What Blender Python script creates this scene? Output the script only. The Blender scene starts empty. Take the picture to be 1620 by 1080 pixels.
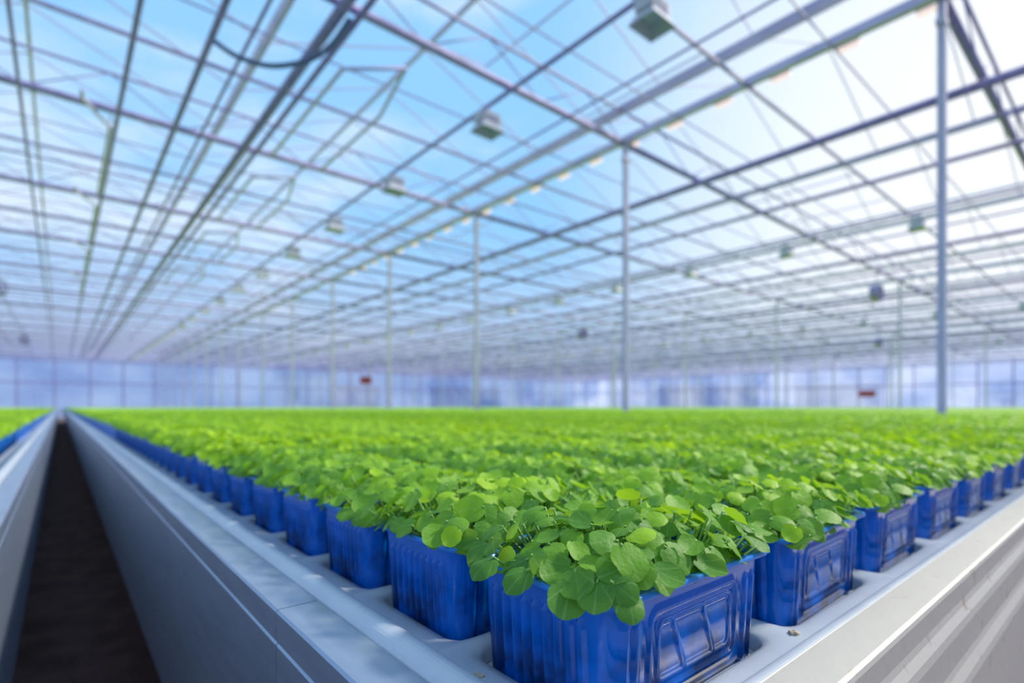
import bpy, math, random
import numpy as np
from mathutils import Vector, Matrix, Euler
random.seed(7); R=random.Random(11)
S=bpy.context.scene
COL=S.collection
S.view_settings.view_transform='Standard'
S.view_settings.look='None'
CZ=1.0   # camera height

# ---------------------------------------------------------------- materials
def newmat(name):
    m=bpy.data.materials.new(name); m.use_nodes=True
    nt=m.node_tree; b=nt.nodes['Principled BSDF']; return m,nt,b
def N(nt,t,**k):
    n=nt.nodes.new(t)
    for a,v in k.items(): setattr(n,a,v)
    return n
def ramp(nt,stops):
    r=N(nt,'ShaderNodeValToRGB'); e=r.color_ramp.elements
    while len(e)<len(stops): e.new(0.5)
    for i,(p,c) in enumerate(stops):
        e[i].position=p; e[i].color=(*c,1)
    return r
def noisy(name,c1,c2,scale=20,rough=.5,metal=0,bump=.1,detail=4,stretch=None,p0=.35,p1=.65):
    m,nt,b=newmat(name)
    tc=N(nt,'ShaderNodeTexCoord'); mp=N(nt,'ShaderNodeMapping')
    if stretch: mp.inputs['Scale'].default_value=stretch
    no=N(nt,'ShaderNodeTexNoise'); no.inputs['Scale'].default_value=scale; no.inputs['Detail'].default_value=detail
    r=ramp(nt,[(p0,c1),(p1,c2)])
    L=nt.links.new
    L(tc.outputs['Object'],mp.inputs[0]); L(mp.outputs[0],no.inputs['Vector']); L(no.outputs['Fac'],r.inputs[0])
    L(r.outputs[0],b.inputs['Base Color'])
    b.inputs['Roughness'].default_value=rough; b.inputs['Metallic'].default_value=metal
    if bump:
        bu=N(nt,'ShaderNodeBump'); bu.inputs['Strength'].default_value=bump; bu.inputs['Distance'].default_value=.002
        L(no.outputs['Fac'],bu.inputs['Height']); L(bu.outputs[0],b.inputs['Normal'])
    return m

M_steel=noisy('galvanised_steel',(.25,.21,.42),(.34,.29,.54),8,.6,.0,0)
M_steel_dark=noisy('dark_steel',(.18,.20,.32),(.24,.27,.40),8,.5,.3,0)
M_gutter=noisy('gutter_aluminium',(.50,.45,.66),(.60,.54,.75),3,.55,.0,0)
M_post=noisy('post_galvanised',(.50,.47,.58),(.60,.56,.67),3,.5,.05,0)
M_alu=noisy('bench_aluminium',(.34,.40,.53),(.42,.49,.62),20,.30,.6,.08,detail=6,stretch=(5,.6,5),p0=.3,p1=.7)
M_alu_old=noisy('weathered_aluminium',(.40,.31,.23),(.56,.51,.45),70,.5,.1,.25,detail=9,p0=.27,p1=.37)
M_tray=noisy('pale_grey_plastic',(.50,.54,.61),(.56,.60,.66),25,.30,0,.05)
M_floor=noisy('dark_floor',(.13,.07,.065),(.22,.13,.12),6,.9,0,.4)
M_soil=noisy('dark_soil',(.02,.012,.006),(.07,.045,.02),400,.95,0,.6)
M_lampbody=noisy('lamp_housing_grey',(.46,.46,.54),(.54,.53,.60),6,.6,.0,0)
M_red=noisy('dull_red_enamel',(.45,.04,.06),(.55,.06,.07),6,.5,0,0)
M_white=noisy('white_enamel',(.88,.84,.80),(.95,.91,.87),4,.5,0,0)
M_brick=noisy('pinkish_render',(.60,.46,.46),(.70,.56,.56),2,.8,0,0)
M_slate=noisy('slate_blue_cladding',(.16,.22,.38),(.24,.31,.48),1,.7,0,0)
M_black=noisy('dark_blue_rubber',(.08,.11,.26),(.10,.14,.30),6,.6,0,0)
M_rust=noisy('brown_residue',(.42,.32,.20),(.6,.50,.38),300,.9,0,.4)

def wallmat():
    m,nt,b=newmat('hazy_wall_glazing'); L=nt.links.new
    out=nt.nodes['Material Output']
    tc=N(nt,'ShaderNodeTexCoord'); no=N(nt,'ShaderNodeTexNoise'); no.inputs['Scale'].default_value=.22; no.inputs['Detail'].default_value=4
    r=ramp(nt,[(.38,(.36,.45,.70)),(.64,(.86,.88,.95))])
    L(tc.outputs['Object'],no.inputs['Vector']); L(no.outputs['Fac'],r.inputs[0])
    d=N(nt,'ShaderNodeBsdfDiffuse'); t=N(nt,'ShaderNodeBsdfTranslucent'); tr=N(nt,'ShaderNodeBsdfTransparent')
    tr.inputs[0].default_value=(.86,.90,.98,1)
    L(r.outputs[0],d.inputs[0]); L(r.outputs[0],t.inputs[0])
    m1=N(nt,'ShaderNodeMixShader'); m1.inputs[0].default_value=.75; L(d.outputs[0],m1.inputs[1]); L(t.outputs[0],m1.inputs[2])
    m2=N(nt,'ShaderNodeMixShader'); m2.inputs[0].default_value=.35; L(tr.outputs[0],m2.inputs[1]); L(m1.outputs[0],m2.inputs[2])
    L(m2.outputs[0],out.inputs[0]); return m
M_wall=wallmat()

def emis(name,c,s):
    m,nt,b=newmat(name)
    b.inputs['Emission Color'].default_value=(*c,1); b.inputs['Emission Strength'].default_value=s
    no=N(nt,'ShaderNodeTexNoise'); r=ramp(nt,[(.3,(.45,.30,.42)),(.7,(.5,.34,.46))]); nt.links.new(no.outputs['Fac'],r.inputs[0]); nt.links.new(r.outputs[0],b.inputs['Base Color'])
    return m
M_glow=emis('warm_emissive',(1,.86,.76),.85)  # even warm emission for the small valley-beam fixtures

def leafmat():
    m,nt,b=newmat('seedling_leaf'); L=nt.links.new; out=nt.nodes['Material Output']
    at=N(nt,'ShaderNodeAttribute',attribute_name='luv')
    sp=N(nt,'ShaderNodeSeparateXYZ'); L(at.outputs['Vector'],sp.inputs[0])
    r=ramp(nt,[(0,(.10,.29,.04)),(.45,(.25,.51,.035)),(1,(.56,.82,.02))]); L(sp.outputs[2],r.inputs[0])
    ad=N(nt,'ShaderNodeMath',operation='ADD'); ad.inputs[1].default_value=.95; L(sp.outputs[0],ad.inputs[0])
    a2=N(nt,'ShaderNodeMath',operation='ARCTAN2'); L(sp.outputs[1],a2.inputs[0]); L(ad.outputs[0],a2.inputs[1])
    mu=N(nt,'ShaderNodeMath',operation='MULTIPLY'); mu.inputs[1].default_value=5.2; L(a2.outputs[0],mu.inputs[0])
    co=N(nt,'ShaderNodeMath',operation='COSINE'); L(mu.outputs[0],co.inputs[0])
    ab=N(nt,'ShaderNodeMath',operation='ABSOLUTE'); L(co.outputs[0],ab.inputs[0])
    pw=N(nt,'ShaderNodeMath',operation='POWER'); pw.inputs[1].default_value=60; L(ab.outputs[0],pw.inputs[0])
    sc=N(nt,'ShaderNodeMath',operation='MULTIPLY'); sc.inputs[1].default_value=.32; L(pw.outputs[0],sc.inputs[0])
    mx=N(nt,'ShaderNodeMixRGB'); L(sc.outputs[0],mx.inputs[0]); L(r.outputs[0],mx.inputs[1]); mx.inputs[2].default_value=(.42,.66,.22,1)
    no=N(nt,'ShaderNodeTexNoise'); no.inputs['Scale'].default_value=420; tc=N(nt,'ShaderNodeTexCoord'); L(tc.outputs['Object'],no.inputs['Vector'])
    bu=N(nt,'ShaderNodeBump'); bu.inputs['Strength'].default_value=.4; bu.inputs['Distance'].default_value=.001; L(no.outputs['Fac'],bu.inputs['Height'])
    L(bu.outputs[0],b.inputs['Normal'])
    L(mx.outputs[0],b.inputs['Base Color']); b.inputs['Roughness'].default_value=.50; b.inputs['Specular IOR Level'].default_value=.28
    t=N(nt,'ShaderNodeBsdfTranslucent')
    tm=N(nt,'ShaderNodeMixRGB'); tm.blend_type='MIX'; tm.inputs[0].default_value=.4; tm.inputs[2].default_value=(.60,.90,.01,1); L(mx.outputs[0],tm.inputs[1]); L(tm.outputs[0],t.inputs[0])
    ms=N(nt,'ShaderNodeMixShader'); ms.inputs[0].default_value=.40
    L(b.outputs[0],ms.inputs[1]); L(t.outputs[0],ms.inputs[2]); L(ms.outputs[0],out.inputs[0]); return m
M_leaf=leafmat()
M_stem=noisy('seedling_stem',(.20,.42,.07),(.32,.54,.12),50,.5,0,0)
M_canopy=noisy('distant_leaf_canopy',(.20,.42,.01),(.44,.66,.015),18,.6,0,1.0,detail=6)
def potmat():
    m,nt,b=newmat('blue_plastic'); L=nt.links.new; out=nt.nodes['Material Output']
    tc=N(nt,'ShaderNodeTexCoord'); sp=N(nt,'ShaderNodeSeparateXYZ'); L(tc.outputs['Object'],sp.inputs[0])
    no=N(nt,'ShaderNodeTexNoise'); no.inputs['Scale'].default_value=42; no.inputs['Detail'].default_value=6; L(tc.outputs['Object'],no.inputs['Vector'])
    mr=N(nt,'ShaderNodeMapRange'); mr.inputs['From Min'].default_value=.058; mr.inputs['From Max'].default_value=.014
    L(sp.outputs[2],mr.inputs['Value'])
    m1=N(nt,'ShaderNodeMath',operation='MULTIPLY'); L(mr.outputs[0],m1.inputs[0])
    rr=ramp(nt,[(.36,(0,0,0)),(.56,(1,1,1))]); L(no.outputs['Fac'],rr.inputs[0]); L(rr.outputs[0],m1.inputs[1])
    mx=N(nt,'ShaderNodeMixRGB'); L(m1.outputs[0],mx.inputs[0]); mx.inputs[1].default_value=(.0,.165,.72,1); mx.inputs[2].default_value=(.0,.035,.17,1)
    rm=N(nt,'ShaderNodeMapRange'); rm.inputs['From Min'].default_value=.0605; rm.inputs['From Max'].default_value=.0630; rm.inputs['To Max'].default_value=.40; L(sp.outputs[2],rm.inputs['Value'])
    mx2=N(nt,'ShaderNodeMixRGB'); L(rm.outputs[0],mx2.inputs[0]); L(mx.outputs[0],mx2.inputs[1]); mx2.inputs[2].default_value=(.08,.42,1,1)  # rim highlight mixed into the base colour along the top edge
    L(mx2.outputs[0],b.inputs['Base Color']); b.inputs['Roughness'].default_value=.10; b.inputs['Specular IOR Level'].default_value=.42
    t=N(nt,'ShaderNodeBsdfTranslucent'); L(mx2.outputs[0],t.inputs[0])
    ms=N(nt,'ShaderNodeMixShader'); ms.inputs[0].default_value=.2
    L(b.outputs[0],ms.inputs[1]); L(t.outputs[0],ms.inputs[2]); L(ms.outputs[0],out.inputs[0])
    return m
M_pot=potmat()

# ---------------------------------------------------------------- mesh builder
class MB:
    def __init__(s): s.v=[]; s.f=[]; s.m=[]; s.a=[]
    def add(s,vs,fs,mi=0,attr=None):
        o=len(s.v); s.v+=[tuple(x) for x in vs]; s.f+=[tuple(i+o for i in f) for f in fs]; s.m+=[mi]*len(fs)
        s.a+= attr if attr is not None else [(0,0,.5)]*len(vs)
    def box(s,x0,x1,y0,y1,z0,z1,mi=0):
        s.add([(x0,y0,z0),(x1,y0,z0),(x1,y1,z0),(x0,y1,z0),(x0,y0,z1),(x1,y0,z1),(x1,y1,z1),(x0,y1,z1)],
              [(0,3,2,1),(4,5,6,7),(0,1,5,4),(1,2,6,5),(2,3,7,6),(3,0,4,7)],mi)
    def tube(s,pts,r,n=6,mi=0):
        pts=[Vector(p) for p in pts]; vs=[]; fs=[]
        for k,p in enumerate(pts):
            t=(pts[min(k+1,len(pts)-1)]-pts[max(k-1,0)]).normalized()
            u=t.cross(Vector((0,0,1)));
            if u.length<.05: u=t.cross(Vector((1,0,0)))
            u.normalize(); w=u.cross(t)
            rr=r[k] if isinstance(r,(list,tuple)) else r
            for i in range(n):
                a=2*math.pi*(i+.5)/n; vs.append(p+u*math.cos(a)*rr+w*math.sin(a)*rr)
        for k in range(len(pts)-1):
            for i in range(n):
                j=(i+1)%n; fs.append((k*n+i,k*n+j,(k+1)*n+j,(k+1)*n+i))
        fs.append(tuple(range(n))[::-1]); fs.append(tuple((len(pts)-1)*n+i for i in range(n)))
        s.add(vs,fs,mi)
    def prof(s,pr,axis,a0,a1,mi=0):
        n=len(pr)
        if axis=='y': vs=[(p[0],a0,p[1]) for p in pr]+[(p[0],a1,p[1]) for p in pr]
        else: vs=[(a0,p[0],p[1]) for p in pr]+[(a1,p[0],p[1]) for p in pr]
        fs=[(i,(i+1)%n,n+(i+1)%n,n+i) for i in range(n)]+[tuple(range(n))[::-1],tuple(range(n,2*n))]
        s.add(vs,fs,mi)
    def mesh(s,name,mats,smooth=False,attr=False):
        me=bpy.data.meshes.new(name); me.from_pydata(s.v,[],s.f)
        for m in mats: me.materials.append(m)
        me.polygons.foreach_set('material_index',s.m)
        if smooth: me.polygons.foreach_set('use_smooth',[True]*len(s.f))
        if attr:
            a=me.attributes.new('luv','FLOAT_VECTOR','POINT'); a.data.foreach_set('vector',np.array(s.a,dtype=np.float32).ravel())
        me.update(); return me
def fixn(me):
    import bmesh
    bm=bmesh.new(); bm.from_mesh(me); bmesh.ops.recalc_face_normals(bm,faces=bm.faces); bm.to_mesh(me); bm.free()
def O(name,me,loc=(0,0,0),parent=None,rot=None,**props):
    o=bpy.data.objects.new(name,me); o.location=loc
    if rot: o.rotation_euler=rot
    if parent is not None: o.parent=parent
    for k,v in props.items(): o[k]=v
    COL.objects.link(o); return o
def copy_thing(src,loc,rot=None):
    c=src.copy(); c.location=loc
    if rot: c.rotation_euler=rot
    COL.objects.link(c)
    for ch in src.children:
        k=ch.copy(); k.parent=c; COL.objects.link(k)
    return c

# ---------------------------------------------------------------- punnet
PX,PY,PH=.0775,.0535,.064
def rrect(hx,hy,rc,n_side_x=40,n_side_y=36,nc=6):
    pts=[]
    def seg(p,q,n,tag):
        for i in range(n):
            t=i/n; pts.append((p[0]+(q[0]-p[0])*t,p[1]+(q[1]-p[1])*t,tag))
    def arc(cx,cy,a0):
        for i in range(nc):
            a=a0+math.pi/2*i/nc; pts.append((cx+rc*math.cos(a),cy+rc*math.sin(a),None))
    seg((-hx+rc,-hy),(hx-rc,-hy),n_side_x,'-y'); arc(hx-rc,-hy+rc,-math.pi/2)
    seg((hx,-hy+rc),(hx,hy-rc),n_side_y,'+x'); arc(hx-rc,hy-rc,0)
    seg((hx-rc,hy),(-hx+rc,hy),n_side_x,'+y'); arc(-hx+rc,hy-rc,math.pi/2)
    seg((-hx,hy-rc),(-hx,-hy+rc),n_side_y,'-x'); arc(-hx+rc,-hy+rc,math.pi)
    return pts
def punnet_mesh():
    b=MB(); nsx,nsy,nc=130,100,8
    levels=[]
    nz=32
    for k in range(nz+1):
        t=k/nz; z=.001+t*(PH-.006); levels.append((z,.0085-.0030*t,True))
    levels+=[(PH-.0034,.0050,False),(PH-.0031,.0006,False),(PH-.0026,0,False),(PH-.0010,0,False),(PH-.0003,.0005,False),(PH,.0012,False),(PH-.0004,.0060,False),(PH-.004,.0070,False),(PH-.022,.0082,False)]
    rings=[]
    for z,ins,det in levels:
        pts=rrect(PX-ins,PY-ins,max(.006,.0125-ins*.3),nsx,nsy,nc); ring=[]
        for x,y,tag in pts:
            dx=dy=0
            if det:
                zz=z
                if tag in('-x','+x'):
                    pit=.0078; q=abs(((y/pit)+.5)%1-.5)*2
                    top=PH-.012-.004*q*q
                    fade=min(1,max(0,(top-zz)/.0015))*min(1,max(0,(.0405-abs(y))/.001))
                    rb=.0023*max(0,1-(q/.85)**2.5)*fade
                    dx=rb if tag=='+x' else -rb
                elif tag in('-y','+y'):
                    d=0; ax=abs(x)
                    if .0475<ax<.064:
                        q=abs((((ax-.0475)/.0080))%1-.5)*2
                        d=.0016*max(0,1-(q/.85)**2.5)*min(1,max(0,(PH-.012-.004*q*q-zz)/.0015))
                    def rd(hx_,hz_,rc_):
                        a_=ax-(hx_-rc_); c_=abs(zz-.030)-(hz_-rc_)
                        return (math.hypot(max(a_,0),max(c_,0))-rc_) if (a_>0 or c_>0) else max(a_,c_)-rc_
                    dist=rd(.041,.021,.006)
                    if abs(dist)<.0022: d=max(d,.0013*(.5+.5*math.cos(math.pi*dist/.0022)))
                    dist=rd(.034,.015,.005)
                    if abs(dist)<.0020: d=max(d,.0008*(.5+.5*math.cos(math.pi*dist/.0020)))
                    if dist<-.002:
                        for q_ in ((x-.012)+(zz-.03)*.45,(x+.016)+(zz-.03)*.45):
                            if abs(q_)<.0022: d=max(d,.0008*(.5+.5*math.cos(math.pi*q_/.0022)))
                    dy=d if tag=='+y' else -d
            ring.append((x+dx,y+dy,z))
        rings.append(ring)
    n=len(rings[0]); vs=[p for r in rings for p in r]; fs=[]
    for k in range(len(rings)-1):
        for i in range(n):
            j=(i+1)%n; fs.append((k*n+i,k*n+j,(k+1)*n+j,(k+1)*n+i))
    fs.append(tuple(range(n))[::-1])
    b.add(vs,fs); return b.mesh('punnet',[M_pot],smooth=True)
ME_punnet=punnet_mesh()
def soil_mesh():
    b=MB(); pts=rrect(PX-.0085,PY-.0085,.009,10,8,3); n=len(pts)
    z0=PH-.016
    vs=[(x,y,z0) for x,y,_ in pts]+[(x*.6,y*.6,z0+.003+.0015*math.sin(i*1.7)) for i,(x,y,_) in enumerate(pts)]+[(0,0,z0+.004)]
    fs=[(i,(i+1)%n,n+(i+1)%n,n+i) for i in range(n)]+[(n+i,n+(i+1)%n,2*n) for i in range(n)]
    b.add(vs,fs); return b.mesh('compost',[M_soil],smooth=True)
ME_soil=soil_mesh()

def add_leaf(b,base,d,nrm,size,rnd,hi=True,rg=R):
    d=Vector(d).normalized(); nrm=Vector(nrm).normalized()
    side=nrm.cross(d).normalized(); nrm=d.cross(side).normalized()
    nr=42 if hi else 14
    rings=(.3,.6,.82,.94,1.0) if hi else (.55,1.0)
    curl=rg.choice((-1,1,1))*rg.uniform(.10,.42); wav=rg.uniform(.01,.07); ph=rg.uniform(0,6.28); fold=rg.uniform(-.02,.18); tipc=rg.uniform(-.05,.14)
    asp=rg.uniform(.86,1.06)
    c=Vector(base)+d*size*.86
    def P(x,y):
        rho=math.hypot(x,y); th=math.atan2(y,x)
        z=-curl*rho*rho*.6+fold*y*y-tipc*max(0,x)**2+wav*math.sin(3*th+ph)*rho*rho
        return c+d*(x*size)+side*(y*size*asp)+nrm*(z*size)
    vs=[P(0,0)]; at=[(0,0,rnd)]
    for r in rings:
        for i in range(nr):
            th=2*math.pi*i/nr-math.pi
            e=1-.065*(1-abs(math.cos(3.5*th))**.65)*(r**5)
            nt=math.exp(-((math.pi-abs(th))/.26)**2)*.22
            rr=r*e*(1-nt*r)
            x,y=rr*math.cos(th),rr*math.sin(th)
            vs.append(P(x,y)); at.append((x,y,rnd))
    fs=[(0,1+i,1+(i+1)%nr) for i in range(nr)]
    for k in range(len(rings)-1):
        o=1+k*nr
        for i in range(nr): fs.append((o+i,o+nr+i,o+nr+(i+1)%nr,o+(i+1)%nr))
    b.add(vs,fs,0,at)

def plant_mesh(seed,hi=True,nleaf=125,extra=None,bright=.5,spill=.003):
    rg=random.Random(seed); b=MB(); leaves=[]
    pts=[]; tries=0
    mind=.0112
    QX,QY=PX+spill,PY+spill
    while len(pts)<nleaf and tries<9000:
        tries+=1
        x=rg.uniform(-QX,QX); y=rg.uniform(-QY,QY)
        if tries%500==0: mind*=.92
        if all((x-p[0])**2+(y-p[1])**2>mind**2 for p in pts): pts.append((x,y))
    for (x,y) in pts:
        ex=max(abs(x)/QX,abs(y)/QY)
        dome=1-ex**3.5
        z=PH+.005+.016*dome+rg.uniform(-.005,.006)
        if ex>.88: z=max(z,PH+.003)
        size=rg.uniform(.0066,.0094)
        out=Vector((x/PX,y/PY,0)); ang=math.atan2(y,x)+rg.uniform(-1.5,1.5)
        dr=Vector((math.cos(ang),math.sin(ang),0))
        tilt=out*min(1,out.length)*.75
        nrm=Vector((tilt.x+rg.uniform(-.6,.6)-.12,tilt.y+rg.uniform(-.6,.6)-.15,1)).normalized()
        dr=(dr-nrm*dr.dot(nrm)).normalized()
        base=Vector((x,y,z))-dr*size*.8
        leaves.append((base,dr,nrm,size))
    for k in range(52):
        a=rg.uniform(0,6.283); ex=rg.uniform(.72,.97)
        c,s_=math.cos(a),math.sin(a); q=max(abs(c),abs(s_)); x=c/q*QX*ex; y=s_/q*QY*ex
        nrm=Vector((x/PX*.6,y/PY*.6,.8)).normalized(); ang=math.atan2(y,x)+rg.uniform(-.8,.8)
        dr=Vector((math.cos(ang),math.sin(ang),0)); dr=(dr-nrm*dr.dot(nrm)).normalized(); size=rg.uniform(.0065,.0088)
        leaves.append((Vector((x,y,PH+rg.uniform(-.001,.005)))-dr*size*.9,dr,nrm,size))
    if extra: leaves+=extra
    for base,dr,nrm,size in leaves:
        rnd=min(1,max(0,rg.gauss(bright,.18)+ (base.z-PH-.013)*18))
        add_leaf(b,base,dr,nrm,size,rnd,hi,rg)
        root=Vector((max(-PX+.014,min(PX-.014,base.x*.75)),max(-PY+.014,min(PY-.014,base.y*.75)),PH-.018))
        mid=(root+base)/2+Vector((0,0,.004))
        b.tube([root,mid,base,base+Vector(dr)*size*.2],[.0010,.0008,.0006,.0004],5 if hi else 3,1)
    return b.mesh('seedlings',[M_leaf,M_stem],smooth=True,attr=True)
def L_(x,y,z,dx,dy,dz,nx,ny,nz,s): return (Vector((x,y,z)),Vector((dx,dy,dz)),Vector((nx,ny,nz)),s)
front_extra=[
 L_(-.077,-.030,PH+.005,-.6,-.3,-.7,-.75,-.7,.35,.0096),
 L_(-.080,-.004,PH+.006,-.8,.1,-.5,-.8,-.3,.5,.0085),
 L_(-.080,.024,PH+.006,-.8,.1,-.5,-.8,-.2,.5,.0085),
 L_(-.056,-.042,PH+.022,-.1,-.5,-.5,-.35,-.9,.6,.0100),
 L_(-.064,-.050,PH+.005,-.2,-.4,-.4,-.4,-.9,.7,.0085),
 L_(-.024,-.044,PH+.016,.3,-.5,-.5,-.15,-.85,.6,.0094),
 L_(-.042,-.050,PH+.009,.2,-.6,-.2,-.25,-.9,.9,.0082),
 L_(-.006,-.050,PH+.006,.2,-.6,-.2,-.25,-.9,1,.0088),
 L_(.022,-.042,PH+.012,.5,-.5,-.1,.1,-.7,1,.0082)]
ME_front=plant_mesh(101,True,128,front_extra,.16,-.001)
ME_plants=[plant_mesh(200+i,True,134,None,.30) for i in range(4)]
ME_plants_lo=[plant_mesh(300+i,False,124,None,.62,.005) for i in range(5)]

TRAYZ=CZ-.150
X0,Y0,DX,DY=.1812+.0775-.0025,.149+.0535-.0015,.175,.12
cand=[]
for i in range(38):
    for j in range(0,400):
        x=X0+DX*i; y=Y0+DY*j
        if x>6.55 or y>45: break
        cand.append((x*x+y*y,x,y,i,j))
cand.sort()
left=[]
for i in range(0,4):
    for j in range(10,60): left.append((-.207-DX*i,Y0+DY*j,i,j))
def make_pot(x,y,k,first=False,hi=True):
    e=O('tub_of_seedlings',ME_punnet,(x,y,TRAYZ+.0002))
    e['label']='ribbed blue plastic tub packed with round-leaved green seedlings' if not first else 'corner blue plastic tub, leaves spilling over its rim'
    e['category']='potted plant'; e['group']='blue tubs of seedlings on the bench'
    me=ME_front if first else (R.choice(ME_plants) if hi else R.choice(ME_plants_lo))
    p=O('seedlings',me,(0,0,0),e)
    if not first:
        p.rotation_euler=(0,0,R.choice((0,math.pi)) if not hi else 0); p.scale=(1,1,R.uniform(.95,1.05))
    O('compost',ME_soil,(0,0,0),e)
    if not first: e.rotation_euler=(0,0,R.uniform(-.02,.02))
    return e
NI=285
for k,(d,x,y,i,j) in enumerate(cand[:NI]):
    make_pot(x,y,k,first=(k==0),hi=(d<.9))
for x,y,i,j in left[:14]:
    make_pot(x,y,0,hi=False)

def stuff_tubs(name,plist,label,nleaf=34,size=(.008,.0122)):
    rs=np.random.RandomState(5); P=np.array(plist,dtype=float); n=len(P)
    a,bq=PX,PY
    bx=np.array([(-a+.008,-bq+.008,.001),(a-.008,-bq+.008,.001),(a-.008,bq-.008,.001),(-a+.008,bq-.008,.001),
                 (-a+.004,-bq+.004,PH-.005),(a-.004,-bq+.004,PH-.005),(a-.004,bq-.004,PH-.005),(-a+.004,bq-.004,PH-.005),
                 (-a,-bq,PH-.004),(a,-bq,PH-.004),(a,bq,PH-.004),(-a,bq,PH-.004),
                 (-a,-bq,PH),(a,-bq,PH),(a,bq,PH),(-a,bq,PH)])
    bf=[]
    for k in (0,4,8):
        for i in range(4): j=(i+1)%4; bf.append((k+i,k+j,k+4+j,k+4+i))
    bf.append((12,13,14,15)); bf=np.array(bf)
    base=np.concatenate([P,np.full((n,1),TRAYZ)],1)
    vb=(base[:,None,:]+bx[None]).reshape(-1,3); fb=(np.arange(n)[:,None,None]*16+bf[None]).reshape(-1,4)
    m=n*nleaf
    ctr=np.repeat(base,nleaf,0)
    lx=rs.uniform(-PX-.005,PX+.005,m); ly=rs.uniform(-PY-.004,PY+.004,m)
    ex=np.maximum(abs(lx)/(PX+.005),abs(ly)/(PY+.004))
    lz=PH+.006+.016*(1-ex**3)+rs.uniform(-.005,.007,m)
    c=ctr+np.stack([lx,ly,lz],1)
    nr=np.stack([lx/PX*.6+rs.uniform(-.6,.6,m),ly/PY*.6+rs.uniform(-.6,.6,m),np.ones(m)],1); nr/=np.linalg.norm(nr,axis=1)[:,None]
    ang=rs.uniform(0,6.28,m); t=np.stack([np.cos(ang),np.sin(ang),np.zeros(m)],1)
    u=t-nr*(t*nr).sum(1)[:,None]; u/=np.linalg.norm(u,axis=1)[:,None]; w=np.cross(nr,u)
    sz=rs.uniform(*size,m)
    K=8; th=np.arange(K)*2*np.pi/K
    ringv=c[:,None,:]+sz[:,None,None]*(np.cos(th)[None,:,None]*u[:,None,:]+np.sin(th)[None,:,None]*w[:,None,:])-nr[:,None,:]*(sz*.2)[:,None,None]
    vl=np.concatenate([c[:,None,:],ringv],1).reshape(-1,3)
    q=np.array([(0,1,2,3),(0,3,4,5),(0,5,6,7),(0,7,8,1)]); fl=(np.arange(m)[:,None,None]*9+q[None]).reshape(-1,4)+len(vb)
    verts=np.concatenate([vb,vl]); faces=np.concatenate([fb,fl])
    me=bpy.data.meshes.new(name); me.vertices.add(len(verts)); me.vertices.foreach_set('co',verts.astype(np.float32).ravel())
    me.loops.add(faces.size); me.loops.foreach_set('vertex_index',faces.astype(np.int32).ravel())
    me.polygons.add(len(faces)); me.polygons.foreach_set('loop_start',np.arange(0,faces.size,4,dtype=np.int32))
    me.materials.append(M_pot_far); me.materials.append(M_leaf)
    mi=np.ones(len(faces),dtype=np.int32); mi[:len(fb)]=0; me.polygons.foreach_set('material_index',mi)
    me.polygons.foreach_set('use_smooth',mi.astype(bool))
    me.update(calc_edges=True); me.validate()
    at=me.attributes.new('luv','FLOAT_VECTOR','POINT'); av=np.zeros((len(verts),3),dtype=np.float32); av[:,2]=.5; av[:,1]=.3
    rn=np.clip(rs.normal(.76,.22,m),0,1); av[len(vb):,2]=np.repeat(rn,9); at.data.foreach_set('vector',av.ravel())
    o=O(name,me); o['kind']='stuff'; o['label']=label; o['category']='plants'; return o
M_pot_far=noisy('blue_plastic_far',(.0,.14,.62),(.0,.18,.74),20,.3,0,0)
NEAR=9.0
rest=[(x,y) for d,x,y,i,j in cand[NI:] if d<NEAR**2 or i<1]
stuff_tubs('tubs_of_seedlings',rest,'rows of blue tubs packed with bright green seedlings')
stuff_tubs('tubs_of_seedlings',[(x,y) for x,y,i,j in left[14:]]+[(-.207-DX*i,Y0+DY*j) for i in range(4) for j in range(60,330)],'rows of blue tubs with green seedlings across the aisle')

def canopy(name,x0,x1,y0,y1,hole=None):
    rs=np.random.RandomState(3); nx=int(max(8,min(260,(x1-x0)/.06))); ny=int(max(8,min(500,(y1-y0)/.09)))
    xs=np.linspace(x0,x1,nx); ys=np.linspace(y0,y1,ny)
    X,Y=np.meshgrid(xs,ys,indexing='ij'); Z=TRAYZ+PH+.016+rs.uniform(-.012,.012,X.shape)
    idx=np.arange(nx*ny).reshape(nx,ny)
    f=np.stack([idx[:-1,:-1],idx[1:,:-1],idx[1:,1:],idx[:-1,1:]],-1).reshape(-1,4)
    v=np.stack([X,Y,Z],-1).reshape(-1,3)
    if hole:
        cx=v[f].mean(1); keep=(cx[:,0]**2+cx[:,1]**2)>hole**2; f=f[keep]
    me=bpy.data.meshes.new(name); me.from_pydata(v.tolist(),[],f.tolist()); me.materials.append(M_canopy); me.update()
    o=O(name,me); o['kind']='stuff'; o['label']='dense bright green seedling canopy filling a long bench'; o['category']='plants'
YB=46
canopy('seedling_canopy',.36,6.62,3,YB,NEAR-.1)
canopy('seedling_canopy',7.16,21.1,.17,YB)
canopy('seedling_canopy',21.7,35.6,.17,YB)
canopy('seedling_canopy',36.2,50.1,.17,YB)
canopy('seedling_canopy',-7.3,-.82,.3,YB)

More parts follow.
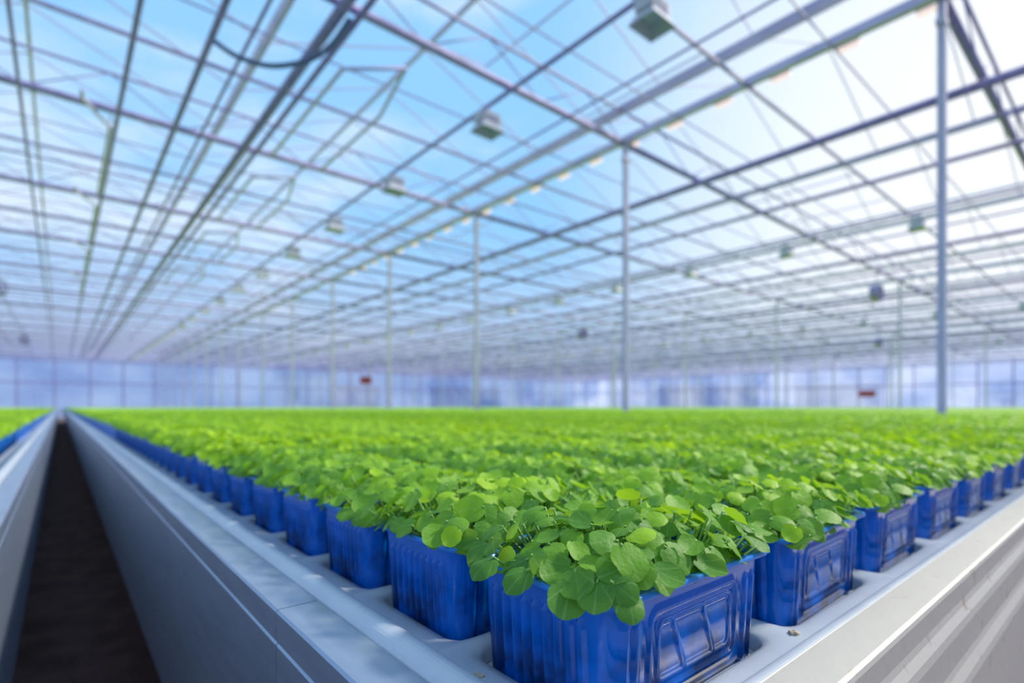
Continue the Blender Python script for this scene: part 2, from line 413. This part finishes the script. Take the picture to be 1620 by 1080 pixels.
# ---------------------------------------------------------------- benches
def rail_profile_y(xo,xi,zt,zb,sgn):
    t=.004*sgn
    return [(xo,zb),(xo,zt-.0225),(xo+t*.5,zt-.021),(xo,zt-.0195),(xo,zt-.0015),(xo+.0015*sgn,zt),(xi,zt),(xi,zt-.004),(xo+t,zt-.004),(xo+t,zb+.004),(xo+.022*sgn,zb+.004),(xo+.022*sgn,zb)]
def lip_profile(xa,xb,zf,zt,sgn,h=.012):
    pts=[(xa,zf-.012)]
    for k in range(17):
        a=math.pi*(1-k/16); c=(xa+xb)/2; r=abs(xb-xa)/2
        pts.append((c+math.cos(a)*r*sgn,zt-h+h*math.sin(a)))
    pts.append((xb+.006*sgn,zf)); pts.append((xb+.006*sgn,zf-.012))
    return pts
ZT=CZ-.130; ZB=CZ-.375
def recess_grid(nx_,ny_):
    """moulded tray top: crowned dividers with round-cornered openings around each tub"""
    b=MB(); H=.0075; K=6
    for i in range(nx_):
        for j in range(ny_):
            cx=X0+DX*i; cy=Y0+DY*j; hx_,hy_=DX/2,DY/2
            lx0=-(cx-(.1056+.05)) if i==0 else -hx_
            ly0=-hy_ if j else -(cy-(.092+.041))
            def loop(ax_,ay_,rc,z,mix=0):
                pts=[]
                for (sx,sy,a0) in ((1,-1,-90),(1,1,0),(-1,1,90),(-1,-1,180)):
                    for k in range(K+1):
                        a=math.radians(a0+90*k/K)
                        q=(cx+sx*(ax_-rc)+rc*math.cos(a),cy+sy*(ay_-rc)+rc*math.sin(a))
                        if mix:
                            X_=hx_ if sx>0 else lx0; Y_=hy_ if sy>0 else ly0
                            ccx=ax_-rc; ccy=ay_-rc; t=k/K
                            if sx*sy<0:
                                if t<=.5: p=((ccx*sx)+(X_-ccx*sx)*(t*2),Y_)
                                else: p=(X_,Y_+(ccy*sy-Y_)*((t-.5)*2))
                                if a0==90:
                                    pass
                            else:
                                if t<=.5: p=(X_,ccy*sy+(Y_-ccy*sy)*(t*2))
                                else: p=(X_+(ccx*sx-X_)*((t-.5)*2),Y_)
                            q=(q[0]*(1-mix)+(cx+p[0])*mix,q[1]*(1-mix)+(cy+p[1])*mix)
                        pts.append((q[0],q[1],z))
                return pts
            ax_,ay_=PX-.003,PY-.0012; rc=.014
            Ls=[loop(ax_,ay_,rc,TRAYZ+H+.0030,1),loop(ax_,ay_,rc,TRAYZ+H+.0026,.6),loop(ax_,ay_,rc,TRAYZ+H+.0014,.25),
                loop(ax_,ay_,rc,TRAYZ+H-.0004),loop(ax_-.0010,ay_-.0010,rc-.001,TRAYZ+H-.0026),loop(ax_-.0026,ay_-.0026,rc-.002,TRAYZ+.0004)]
            n=len(Ls[0]); vs=[p for l in Ls for p in l]; fs=[]
            for q in range(len(Ls)-1):
                for k in range(n): fs.append((q*n+k,q*n+(k+1)%n,(q+1)*n+(k+1)%n,(q+1)*n+k))
            b.add(vs,fs)
    return b
def bench(xa,xb,label,side=1,ribs=True):
    lo,hi=min(xa,xb),max(xa,xb); y0=.092; y1=YB+.3
    root=O('growing_bench',None,(0,0,0)); root['label']=label; root['category']='bench'
    tray=MB()
    tray.box(lo+.027,hi-.027,y0+.027,y1-.027,TRAYZ-.014,TRAYZ)
    tray.prof(lip_profile(hi-.0265,hi-.049,TRAYZ,ZT+.0055,-1),'y',y0+.028,y1-.03)
    if ribs:
        def rib(c,ax,a0,a1,w=.009,h=.009):
            pr=[(c-w,TRAYZ-.001),(c-w*.95,TRAYZ+h*.45),(c-w*.86,TRAYZ+h*.78),(c-w*.74,TRAYZ+h*.94),(c-w*.60,TRAYZ+h),(c+w*.60,TRAYZ+h),(c+w*.74,TRAYZ+h*.94),(c+w*.86,TRAYZ+h*.78),(c+w*.95,TRAYZ+h*.45),(c+w,TRAYZ-.001)]
            tray.prof(pr,ax,a0,a1)
        if side>0:
            NXR,NYR=10,40
            xe=X0+DX*(NXR-.5); ye=Y0+DY*(NYR-.5)
            for i in range(37):
                c=X0-DX/2+DX*(i+1); rib(c,'y',ye if c<xe+.001 else y0+.04,y1-.04,.0125,.0095)
            for j in range(0,120):
                c=Y0+DY/2+DY*j; rib(c,'x',xe if c<ye+.001 else lo+.05,hi-.05,.0095,.0095)
    me=tray.mesh('bench_tray',[M_tray]); fixn(me); O('bench_tray',me,parent=root,label='pale grey plastic tray with raised ribs and rounded rim')
    if side>0:
        g=recess_grid(NXR,NYR); me=g.mesh('tub_carrier',[M_tray],smooth=True); O('tub_carrier',me,parent=root,label='pale moulded carrier with round-cornered recesses')
    tl=MB(); tl.prof(lip_profile(lo+.0265,lo+.049,TRAYZ,ZT+.0055,1),'y',y0+.028,y1-.03)
    me=tl.mesh('tray_lip',[M_tray],smooth=False); fixn(me); O('tray_lip',me,parent=root)
    tl=MB(); tl.prof(lip_profile(y0+.0265,y0+.040,TRAYZ,ZT-.004,1,.007),'x',lo+.049,hi-.03)
    me=tl.mesh('tray_lip',[M_tray]); fixn(me); O('tray_lip',me,parent=root)
    def rails(pf,axis,cuts,mat,nm='side_rail'):
        for a,b in zip(cuts[:-1],cuts[1:]):
            m=MB(); m.prof(pf,axis,a+.0005,b-.0005); me=m.mesh(nm,[mat]); fixn(me); O(nm,me,parent=root)
    cuts=[y0,.36]+[.36+6.2*k for k in range(1,8)]+[y1]
    rails(rail_profile_y(lo,lo+.0265,ZT,ZB,1),'y',cuts,M_alu)
    rails(rail_profile_y(hi,hi-.0265,ZT,ZB,-1),'y',[y0,y1],M_alu)
    z=ZT
    ep=[(y0+.026,z+.000),(y0+.003,z),(y0+.0008,z-.0008),(y0,z-.003),(y0,z-.016),(y0-.001,z-.020),(y0-.004,z-.025),(y0-.005,z-.030),(y0-.005,z-.050),(y0-.006,z-.054),(y0-.009,z-.060),(y0-.010,z-.065),(y0-.010,z-.10),(y0-.010,z-.102),(y0-.010,ZB),(y0+.004,ZB),(y0+.004,z-.004),(y0+.026,z-.004)]
    rails(ep,'x',[lo,hi],M_alu_old,'end_rail')
    leg=MB(); leg.box(-.025,.025,-.025,.025,0,TRAYZ-.014); leg.box(-.05,.05,-.05,.05,0,.006); lme=leg.mesh('leg',[M_steel])
    for yy in np.linspace(y0+.3,y1-.3,10):
        for xx in (lo+.35,hi-.35):
            O('leg',lme,(xx,float(yy),0),parent=root)
    return root
b1=bench(.1056,6.70,'long aluminium-edged growing bench with pale grey ribbed tray',1)
b2=bench(-7.44,-.05,'aluminium-edged growing bench across the narrow aisle',-1,False)
for a in (7.06,21.6,36.1): bench(a,a+14.1,'distant aluminium-edged growing bench full of seedlings',0,False)
import bmesh
bm=bmesh.new(); bmesh.ops.create_icosphere(bm,subdivisions=3,radius=.0030)
for v in bm.verts:
    v.co*=1+.25*math.sin(v.co.x*1900)*math.sin(v.co.y*1500+1)
    v.co.z*=.5
me=bpy.data.meshes.new('crumb'); bm.to_mesh(me); bm.free(); me.materials.append(M_rust)
for (x,y,z) in [(.1660,.2250,TRAYZ+.0100),(.345,.1410,TRAYZ+.0110)]:
    O('compost_crumb',me,(x,y,z),label='small brown crumb of compost on the tray',category='compost',group='crumbs of compost on the tray')

# ---------------------------------------------------------------- greenhouse shell
XL,XR,YF,YK=-22.12,64.98,-6.7,61.3
def structure(name,me,label,loc=(0,0,0)):
    o=O(name,me,loc); o['kind']='structure'; o['label']=label; return o
m=MB(); m.box(XL-.2,XR+.2,YK-70,YK+.2,-.1,0); structure('floor',m.mesh('floor',[M_floor]),'dark brown greenhouse floor')
M_ground=noisy('outdoor_ground',(.36,.39,.46),(.54,.56,.62),.08,.9,0,0)
m=MB(); m.box(-250,250,-250,280,-.3,-.12); structure('floor_outside',m.mesh('floor_outside',[M_ground]),'pale flat ground outside the greenhouse')
GZ=CZ+4.3; ZC=CZ+4.16
def glasswall(name,ax,pos,a0,a1,label):
    m=MB(); n=int((a1-a0)/2.4)
    if ax=='x': m.box(a0,a1,pos,pos+.02,0,GZ,0)
    else: m.box(pos,pos+.02,a0,a1,0,GZ,0)
    for k in range(n+1):
        a=a0+(a1-a0)*k/n
        if ax=='x': m.box(a-.05,a+.05,pos-.06,pos-.001,0,GZ,1)
        else: m.box(pos-.06,pos-.001,a-.05,a+.05,0,GZ,1)
    for z in (.6,3.1,GZ-.3,GZ-.05):
        if ax=='x': m.box(a0,a1,pos-.08,pos-.062,z-.05,z+.05,1)
        else: m.box(pos-.08,pos-.062,a0,a1,z-.05,z+.05,1)
    structure(name,m.mesh(name,[M_wall,M_steel]),label)
glasswall('wall_back','x',YK,XL,XR,'tall hazy glass end wall with aluminium mullions')
glasswall('wall_right','y',XR,YF,YK,'tall hazy glass side wall with aluminium mullions')
glasswall('wall_left','y',XL,YF,YK,'tall hazy glass side wall with aluminium mullions')
glasswall('wall_front','x',YF,XL,XR,'hazy glass gable wall with aluminium mullions')

BAY=14.5
rows=[-7.62,6.88,21.38,35.88,50.38]
ty=[1.37+4*k for k in range(-1,15)]
m=MB(); m.box(-.038,.038,-.034,.034,0,GZ-.12); m.box(-.11,.11,-.11,.11,0,.015)
m.box(-.07,.07,-.042,.042,GZ-.42,GZ-.36); m.box(-.12,.12,-.05,.05,GZ-.14,GZ-.12)
m.box(-.012,.012,-.06,.06,.8,.9)
pme=m.mesh('support_post',[M_post])
for x in rows:
    for y in ty:
        if x<0 and y<30: continue
        O('support_post',pme,(x,y,0),label='slim galvanised steel greenhouse support post',category='post',group='greenhouse support posts')
m=MB(); m.tube([(.06,0,ZC),(BAY-.06,0,ZC)],.050,8); m.tube([(.06,0,ZC+.5),(BAY-.06,0,ZC+.5)],.022,6)
n=8
for k in range(n):
    xa=.06+(BAY-.12)*k/n; xb=.06+(BAY-.12)*(k+.5)/n; xc=.06+(BAY-.12)*(k+1)/n
    m.tube([(xa,0,ZC),(xb,0,ZC+.5)],.010,5); m.tube([(xb,0,ZC+.5),(xc,0,ZC)],.010,5)
tme=m.mesh('roof_truss',[M_steel],smooth=True)
for x in rows:
    for y in ty:
        O('roof_truss',tme,(x,y,0),label='tubular galvanised steel roof truss with thin diagonals',category='roof truss',group='greenhouse roof trusses')
SP=BAY/3; RH=.95
gl=[-7.62+SP*k for k in range(16)]
YA,YZ=-6.5,58
for gi,x in enumerate(gl):
    main=gi%3==0
    m=MB(); w=.09 if main else .05; zt=GZ+.38
    pr=[(x-w,zt+.1),(x-w*.6,zt),(x+w*.6,zt),(x+w,zt+.1),(x+w-.01,zt+.1),(x+w*.55,zt+.012),(x-w*.55,zt+.012),(x-w+.01,zt+.1)]
    m.prof(pr,'y',YA,YZ)
    me=m.mesh('roof_gutter',[M_gutter]); fixn(me)
    O('roof_gutter',me,label='long aluminium roof gutter between glass gables',category='gutter',group='roof gutters')
for x in rows:
    m=MB(); m.box(x-.05,x+.05,YA,YZ,GZ-.119,GZ-.02); m.box(x+.05,x+.14,YA,YZ,GZ-.02,GZ-.01); m.box(x+.14,x+.18,YA,YZ,GZ-.02,GZ+.02)
    me=m.mesh('valley_beam',[M_gutter]); O('valley_beam',me,label='pale aluminium beam along the post heads',category='beam',group='valley beams')
wi=1
for gi in range(len(gl)-1):
    x0=gl[gi]; x1=gl[gi+1]; xm=(x0+x1)/2; z0=GZ+.48; z1=z0+RH
    m=MB(); m.box(xm-.025,xm+.025,YA,YZ,z1-.03,z1+.03)
    y=YA; k=0
    while y<YZ:
        m.tube([(x0,y,z0),(xm,y,z1)],.013,4); m.tube([(x1,y,z0),(xm,y,z1)],.013,4)
        if k%6==2 :
            s=1 if (k//6+gi)%2 else -1
            xe=xm+s*1.15; ze=z1+.12
            m.tube([(xm,y,z1+.03),(xe,y,ze),(xe,y+2.66,ze),(xm,y+2.66,z1+.03)],.018,4)
        y+=1.4; k+=1
    structure('window_%d'%wi,m.mesh('roof_glazing',[M_gutter]),'gabled roof glazing frame with slender aluminium bars and vents'); wi+=1
m=MB()
for x in rows:
    for y in ty:
        for dy in (1.0,2.0,3.0): m.tube([(x,y+dy,ZC+.0),(x+BAY-.05,y+dy,ZC+.0)],.011 if dy!=2 else .026,4)
o=O('screen_wires',m.mesh('screen_wires',[M_steel]),label='thin steel wires under the roof carrying the shade screen',category='wire'); o['kind']='stuff'

ph=ZC-.050
def ypipe(x,r,z=None,mat=M_steel,label='long galvanised pipe slung under the roof trusses',name='overhead_pipe'):
    m=MB(); zz=(ph-r) if z is None else z
    m.tube([(x,YA,zz),(x,YZ,zz)],r,8); me=m.mesh(name,[mat],smooth=True); O(name,me,label=label,category='pipe',group='overhead pipes')
for x,r in [(-5.6,.022),(-3.4,.02),(-1.6,.02),(-.4,.022),(.62,.03),(1.28,.036),(1.62,.02),(2.20,.058),(2.40,.034),(4.45,.03),(5.5,.016)]: ypipe(x,r)
for off in (6.88,21.38,35.88):
    for x,r in [(2.0,.06),(3.2,.018),(4.4,.038),(6.92,.03),(8.4,.022),(10.1,.05),(12.4,.03)]: ypipe(off+x,r)

k_=.76
m=MB(); m.box(-.2*k_,.2*k_,-.13*k_,.13*k_,-.16*k_,0); m.box(-.17*k_,.17*k_,-.1*k_,.1*k_,0,.03*k_)
for k in range(6): m.box((-.17+k*.06)*k_,(-.15+k*.06)*k_,-.14*k_,.14*k_,-.14*k_,-.02*k_)
lamp_me=m.mesh('grow_lamp',[M_lampbody])
m=MB(); vs=[tuple(c*k_ for c in v) for v in [(-.16,-.12,-.16),(.16,-.12,-.16),(.16,.12,-.16),(-.16,.12,-.16),(-.25,-.2,-.32),(.25,-.2,-.32),(.25,.2,-.32),(-.25,.2,-.32)]]
m.add(vs,[(0,1,5,4),(1,2,6,5),(2,3,7,6),(3,0,4,7),(3,2,1,0)]); refl_me=m.mesh('reflector',[M_lampbody])
m=MB(); m.tube([(-.08,0,.01),(-.08,0,.04),(.08,0,.04),(.08,0,.01)],.008,5); m.tube([(0,0,.035),(0,0,.085)],.010,5); hang_me=m.mesh('hanger',[M_steel])
LZ=ph-.06-.08
src=O('grow_lamp',lamp_me,(4.45,3.15,LZ),label='boxy grey horticultural lamp hung from an overhead rail',category='lamp',group='grow lamps under the roof')
O('reflector',refl_me,parent=src); O('hanger',hang_me,parent=src)
for rx in (4.45,13.8,28.3,42.8):
    for k in range(20):
        y=3.15+2.66*k
        if rx==4.45 and k==0: continue
        copy_thing(src,(rx,y,LZ))
m=MB(); m.tube([(0,-.12,.01),(0,-.105,.01),(0,.105,.01),(0,.12,.01)],[.022,.034,.034,.022],8); gme=m.mesh('glow_tube',[M_glow],smooth=True)
m=MB(); m.box(-.02,.02,-.03,.03,.045,.10); m.box(-.045,.045,-.12,.12,.035,.05); bme=m.mesh('strip_fixture',[M_gutter])
for k in range(20):  # row of small fixtures with warm emissive tubes
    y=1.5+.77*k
    p=O('strip_fixture',bme,(7.04,y,GZ-.12),label='small warm-white glowing fixture under the valley beam',category='lamp',group='small warm glowing fixtures on the valley beam')
    O('glow_tube',gme,parent=p)
def hose(pts,r,label,mat=M_black,name='hanging_hose'):
    m=MB(); P=[Vector(p) for p in pts]; out=[]
    for i in range(len(P)-1):
        p0=P[max(i-1,0)];p1=P[i];p2=P[i+1];p3=P[min(i+2,len(P)-1)]
        for q in range(6):
            t=q/6; out.append(.5*((2*p1)+(p2-p0)*t+(2*p0-5*p1+4*p2-p3)*t*t+(3*p1-p0-3*p2+p3)*t**3))
    out.append(P[-1]); m.tube(out,r,8); O(name,m.mesh(name,[mat],smooth=True),label=label,category='hose')
hose([(2.28,5.3,4.98),(2.24,5.7,4.90),(2.1,6.0,4.83),(1.8,6.3,4.79),(1.5,6.5,4.87),(1.3,6.62,5.01)],.028,'dark blue hose hanging in a loop between overhead pipes')
def bent(pts,name='bent_pipe'):
    m=MB(); m.tube([(x,y,ph-.022) for x,y in pts],.026,6); O(name,m.mesh(name,[M_gutter],smooth=True),label='bent steel pipe hung under the trusses',category='pipe')
for yy in (6.3,10.3,14.3,18.3):
    bent([(2.64,yy+2.9),(2.62,yy),(3.2,yy-.5),(3.45,yy+.7),(3.45,yy+3)])
    bent([(.22,yy+2.6),(.22,yy+2.8),(.56,yy+3.5),(.56,yy+6.7)])
m=MB(); K=20
def ringm(m,r0,r1,y0,y1):
    vs=[];fs=[]
    for (r,y) in ((r0,y0),(r1,y0),(r1,y1),(r0,y1)):
        for k in range(K): a=2*math.pi*k/K; vs.append((r*math.cos(a),y,r*math.sin(a)))
    for q in range(4):
        for k in range(K): fs.append((q*K+k,q*K+(k+1)%K,((q+1)%4)*K+(k+1)%K,((q+1)%4)*K+k))
    m.add(vs,fs)
ringm(m,.21,.25,-.13,.13); m.tube([(0,-.1,0),(0,.1,0)],.07,10); m.tube([(0,0,-.23),(0,0,.72)],.013,5)
fanm=m.mesh('circulation_fan',[M_steel])
m=MB()
for k in range(5):
    a=2*math.pi*k/5; c,s=math.cos(a),math.sin(a); c2,s2=math.cos(a+.5),math.sin(a+.5)
    m.add([(.06*c,-.03,.06*s),(.20*c,-.04,.20*s),(.20*c2,.04,.20*s2),(.06*c2,.03,.06*s2)],[(0,1,2,3)])
blm=m.mesh('fan_blades',[M_steel])
for (x,y) in [(19.0,5.37),(-1.4,21.37),(19.0,17.37),(33.5,9.37),(-1.4,37.37)]:
    f=O('circulation_fan',fanm,(x,y,ph-.67),label='round grey circulation fan hung from the roof',category='fan',group='circulation fans'); O('fan_blades',blm,parent=f)
def heater(x,y,z,mat,sx,sz,label,rz):
    m=MB(); m.box(-sx,sx,-.3,.3,-sz,sz); m.box(-sx*.9,sx*.9,-.34,-.3,sz*.7,sz*.8)
    o=O('unit_heater',m.mesh('unit_heater',[mat]),(x,y,z),rot=(0,0,rz),label=label,category='heater')
    g=MB()
    for k in range(7): zz=-sz*.7+k*sz*.2; g.box(-sx*.8,sx*.8,-.33,-.301,zz,zz+sz*.08)
    g.box(-.02,.02,-.34,-.301,-sz*.7,sz*.6)
    O('grille',g.mesh('grille',[M_red]),parent=o)
    g=MB(); g.tube([(-sx*.8,0,ph-z),(-sx*.8,0,sz+.03),(sx*.8,0,sz+.03),(sx*.8,0,ph-z)],.015,5)
    O('hanger',g.mesh('hanger',[M_steel]),parent=o)
heater(18.3,39.5,3.05,M_red,.42,.26,'red box heater hung from the roof',-.5)
heater(45.9,13.6,1.95,M_red,.5,.22,'red box heater hung from the roof',-1.1)
def shed(x,y,w,d,h,mat,rz,label):
    m=MB(); m.box(-w/2,w/2,-d/2,d/2,0,h,0)
    m.add([(-w/2-.4,-d/2-.4,h),(w/2+.4,-d/2-.4,h),(w/2+.4,d/2+.4,h),(-w/2-.4,d/2+.4,h),(-w/2-.4,0,h*1.35),(w/2+.4,0,h*1.35)],[(0,1,5,4),(2,3,4,5),(0,4,3),(1,2,5),(0,3,2,1)],1)
    for k in range(int(w/4)): xx=-w/2+2+k*4; m.box(xx-.6,xx+.6,-d/2-.05,-d/2+.01,h*.35,h*.7,2)
    O('outbuilding',m.mesh('outbuilding',[mat,M_slate,M_slate]),(x,y,-.12),rot=(0,0,rz),label=label,category='building')
shed(25,74,6,5,5.0,M_white,-.3,'white outbuilding beyond the glass wall')
shed(34,76,6,6,4.2,M_brick,-.4,'pinkish outbuilding beyond the glass wall')
shed(56,80,12,8,4.4,M_slate,-.5,'slate-blue outbuilding beyond the glass wall')
shed(76,44,14,8,4.2,M_slate,-1.0,'slate-blue outbuilding beyond the glass wall')
shed(76,26,9,8,3.8,M_slate,-1.2,'slate-blue outbuilding beyond the glass wall')
shed(78,9.5,5,6,2.8,M_white,-1.4,'white outbuilding beyond the glass wall')

# ---------------------------------------------------------------- world
w=bpy.data.worlds.new('World'); S.world=w; w.use_nodes=True; nt=w.node_tree; L=nt.links.new
bg=nt.nodes['Background']; tc=N(nt,'ShaderNodeTexCoord')
sp=N(nt,'ShaderNodeSeparateXYZ'); L(tc.outputs['Generated'],sp.inputs[0])
dot=N(nt,'ShaderNodeVectorMath',operation='DOT_PRODUCT'); L(tc.outputs['Generated'],dot.inputs[0]); dot.inputs[1].default_value=Vector((.93,.0,.30)).normalized()
no=N(nt,'ShaderNodeTexNoise'); no.inputs['Scale'].default_value=2.4; no.inputs['Detail'].default_value=5; no.inputs['Roughness'].default_value=.55
mp=N(nt,'ShaderNodeMapping'); mp.inputs['Scale'].default_value=(1,1,2.5); L(tc.outputs['Generated'],mp.inputs[0]); L(mp.outputs[0],no.inputs['Vector'])
a=N(nt,'ShaderNodeMapRange',interpolation_type='SMOOTHSTEP'); a.inputs['From Min'].default_value=.70; a.inputs['From Max'].default_value=1.02; L(dot.outputs['Value'],a.inputs['Value'])
cn=N(nt,'ShaderNodeMapRange',interpolation_type='SMOOTHSTEP'); cn.inputs['From Min'].default_value=.44; cn.inputs['From Max'].default_value=.70; cn.inputs['To Max'].default_value=.6; L(no.outputs['Fac'],cn.inputs['Value'])
lo=N(nt,'ShaderNodeMapRange',interpolation_type='SMOOTHSTEP'); lo.inputs['From Min'].default_value=.34; lo.inputs['From Max'].default_value=.06; lo.inputs['To Max'].default_value=.7; L(sp.outputs[2],lo.inputs['Value'])
mx1=N(nt,'ShaderNodeMath',operation='MAXIMUM'); L(a.outputs[0],mx1.inputs[0]); L(cn.outputs[0],mx1.inputs[1])
c1=N(nt,'ShaderNodeMixRGB'); c1.inputs[1].default_value=(.31,.65,1.06,1); c1.inputs[2].default_value=(.66,.80,1.06,1); L(lo.outputs[0],c1.inputs[0])
c2=N(nt,'ShaderNodeMixRGB'); c2.inputs[2].default_value=(1.02,1.05,1.10,1); L(mx1.outputs[0],c2.inputs[0]); L(c1.outputs[0],c2.inputs[1])
hz=N(nt,'ShaderNodeMapRange',interpolation_type='SMOOTHSTEP'); hz.inputs['From Min'].default_value=.20; hz.inputs['From Max'].default_value=.04; hz.inputs['To Max'].default_value=.75; L(sp.outputs[2],hz.inputs['Value'])
c3=N(nt,'ShaderNodeMixRGB'); c3.inputs[2].default_value=(.44,.56,.84,1); L(hz.outputs[0],c3.inputs[0]); L(c2.outputs[0],c3.inputs[1])
L(c3.outputs[0],bg.inputs[0]); bg.inputs[1].default_value=1.02
sun=bpy.data.lights.new('sun','SUN'); sun.energy=4.2; sun.angle=math.radians(6); sun.color=(1,.93,.79)
so=bpy.data.objects.new('sun',sun); COL.objects.link(so)
dvec=Vector((.80,-.26,.72)); so.rotation_euler=dvec.to_track_quat('Z','Y').to_euler(); so.location=(5,-3,12)

# ---------------------------------------------------------------- camera
cam=bpy.data.cameras.new('camera'); co=bpy.data.objects.new('camera',cam); COL.objects.link(co)
co.location=(0,0,CZ); co.rotation_euler=(math.pi/2,0,-math.radians(40.07))
cam.sensor_width=36; cam.lens=36*850/1620; cam.shift_y=103/1620; cam.clip_start=.01; cam.clip_end=400
cam.dof.use_dof=True; cam.dof.focus_distance=.285; cam.dof.aperture_fstop=5.0
S.camera=co
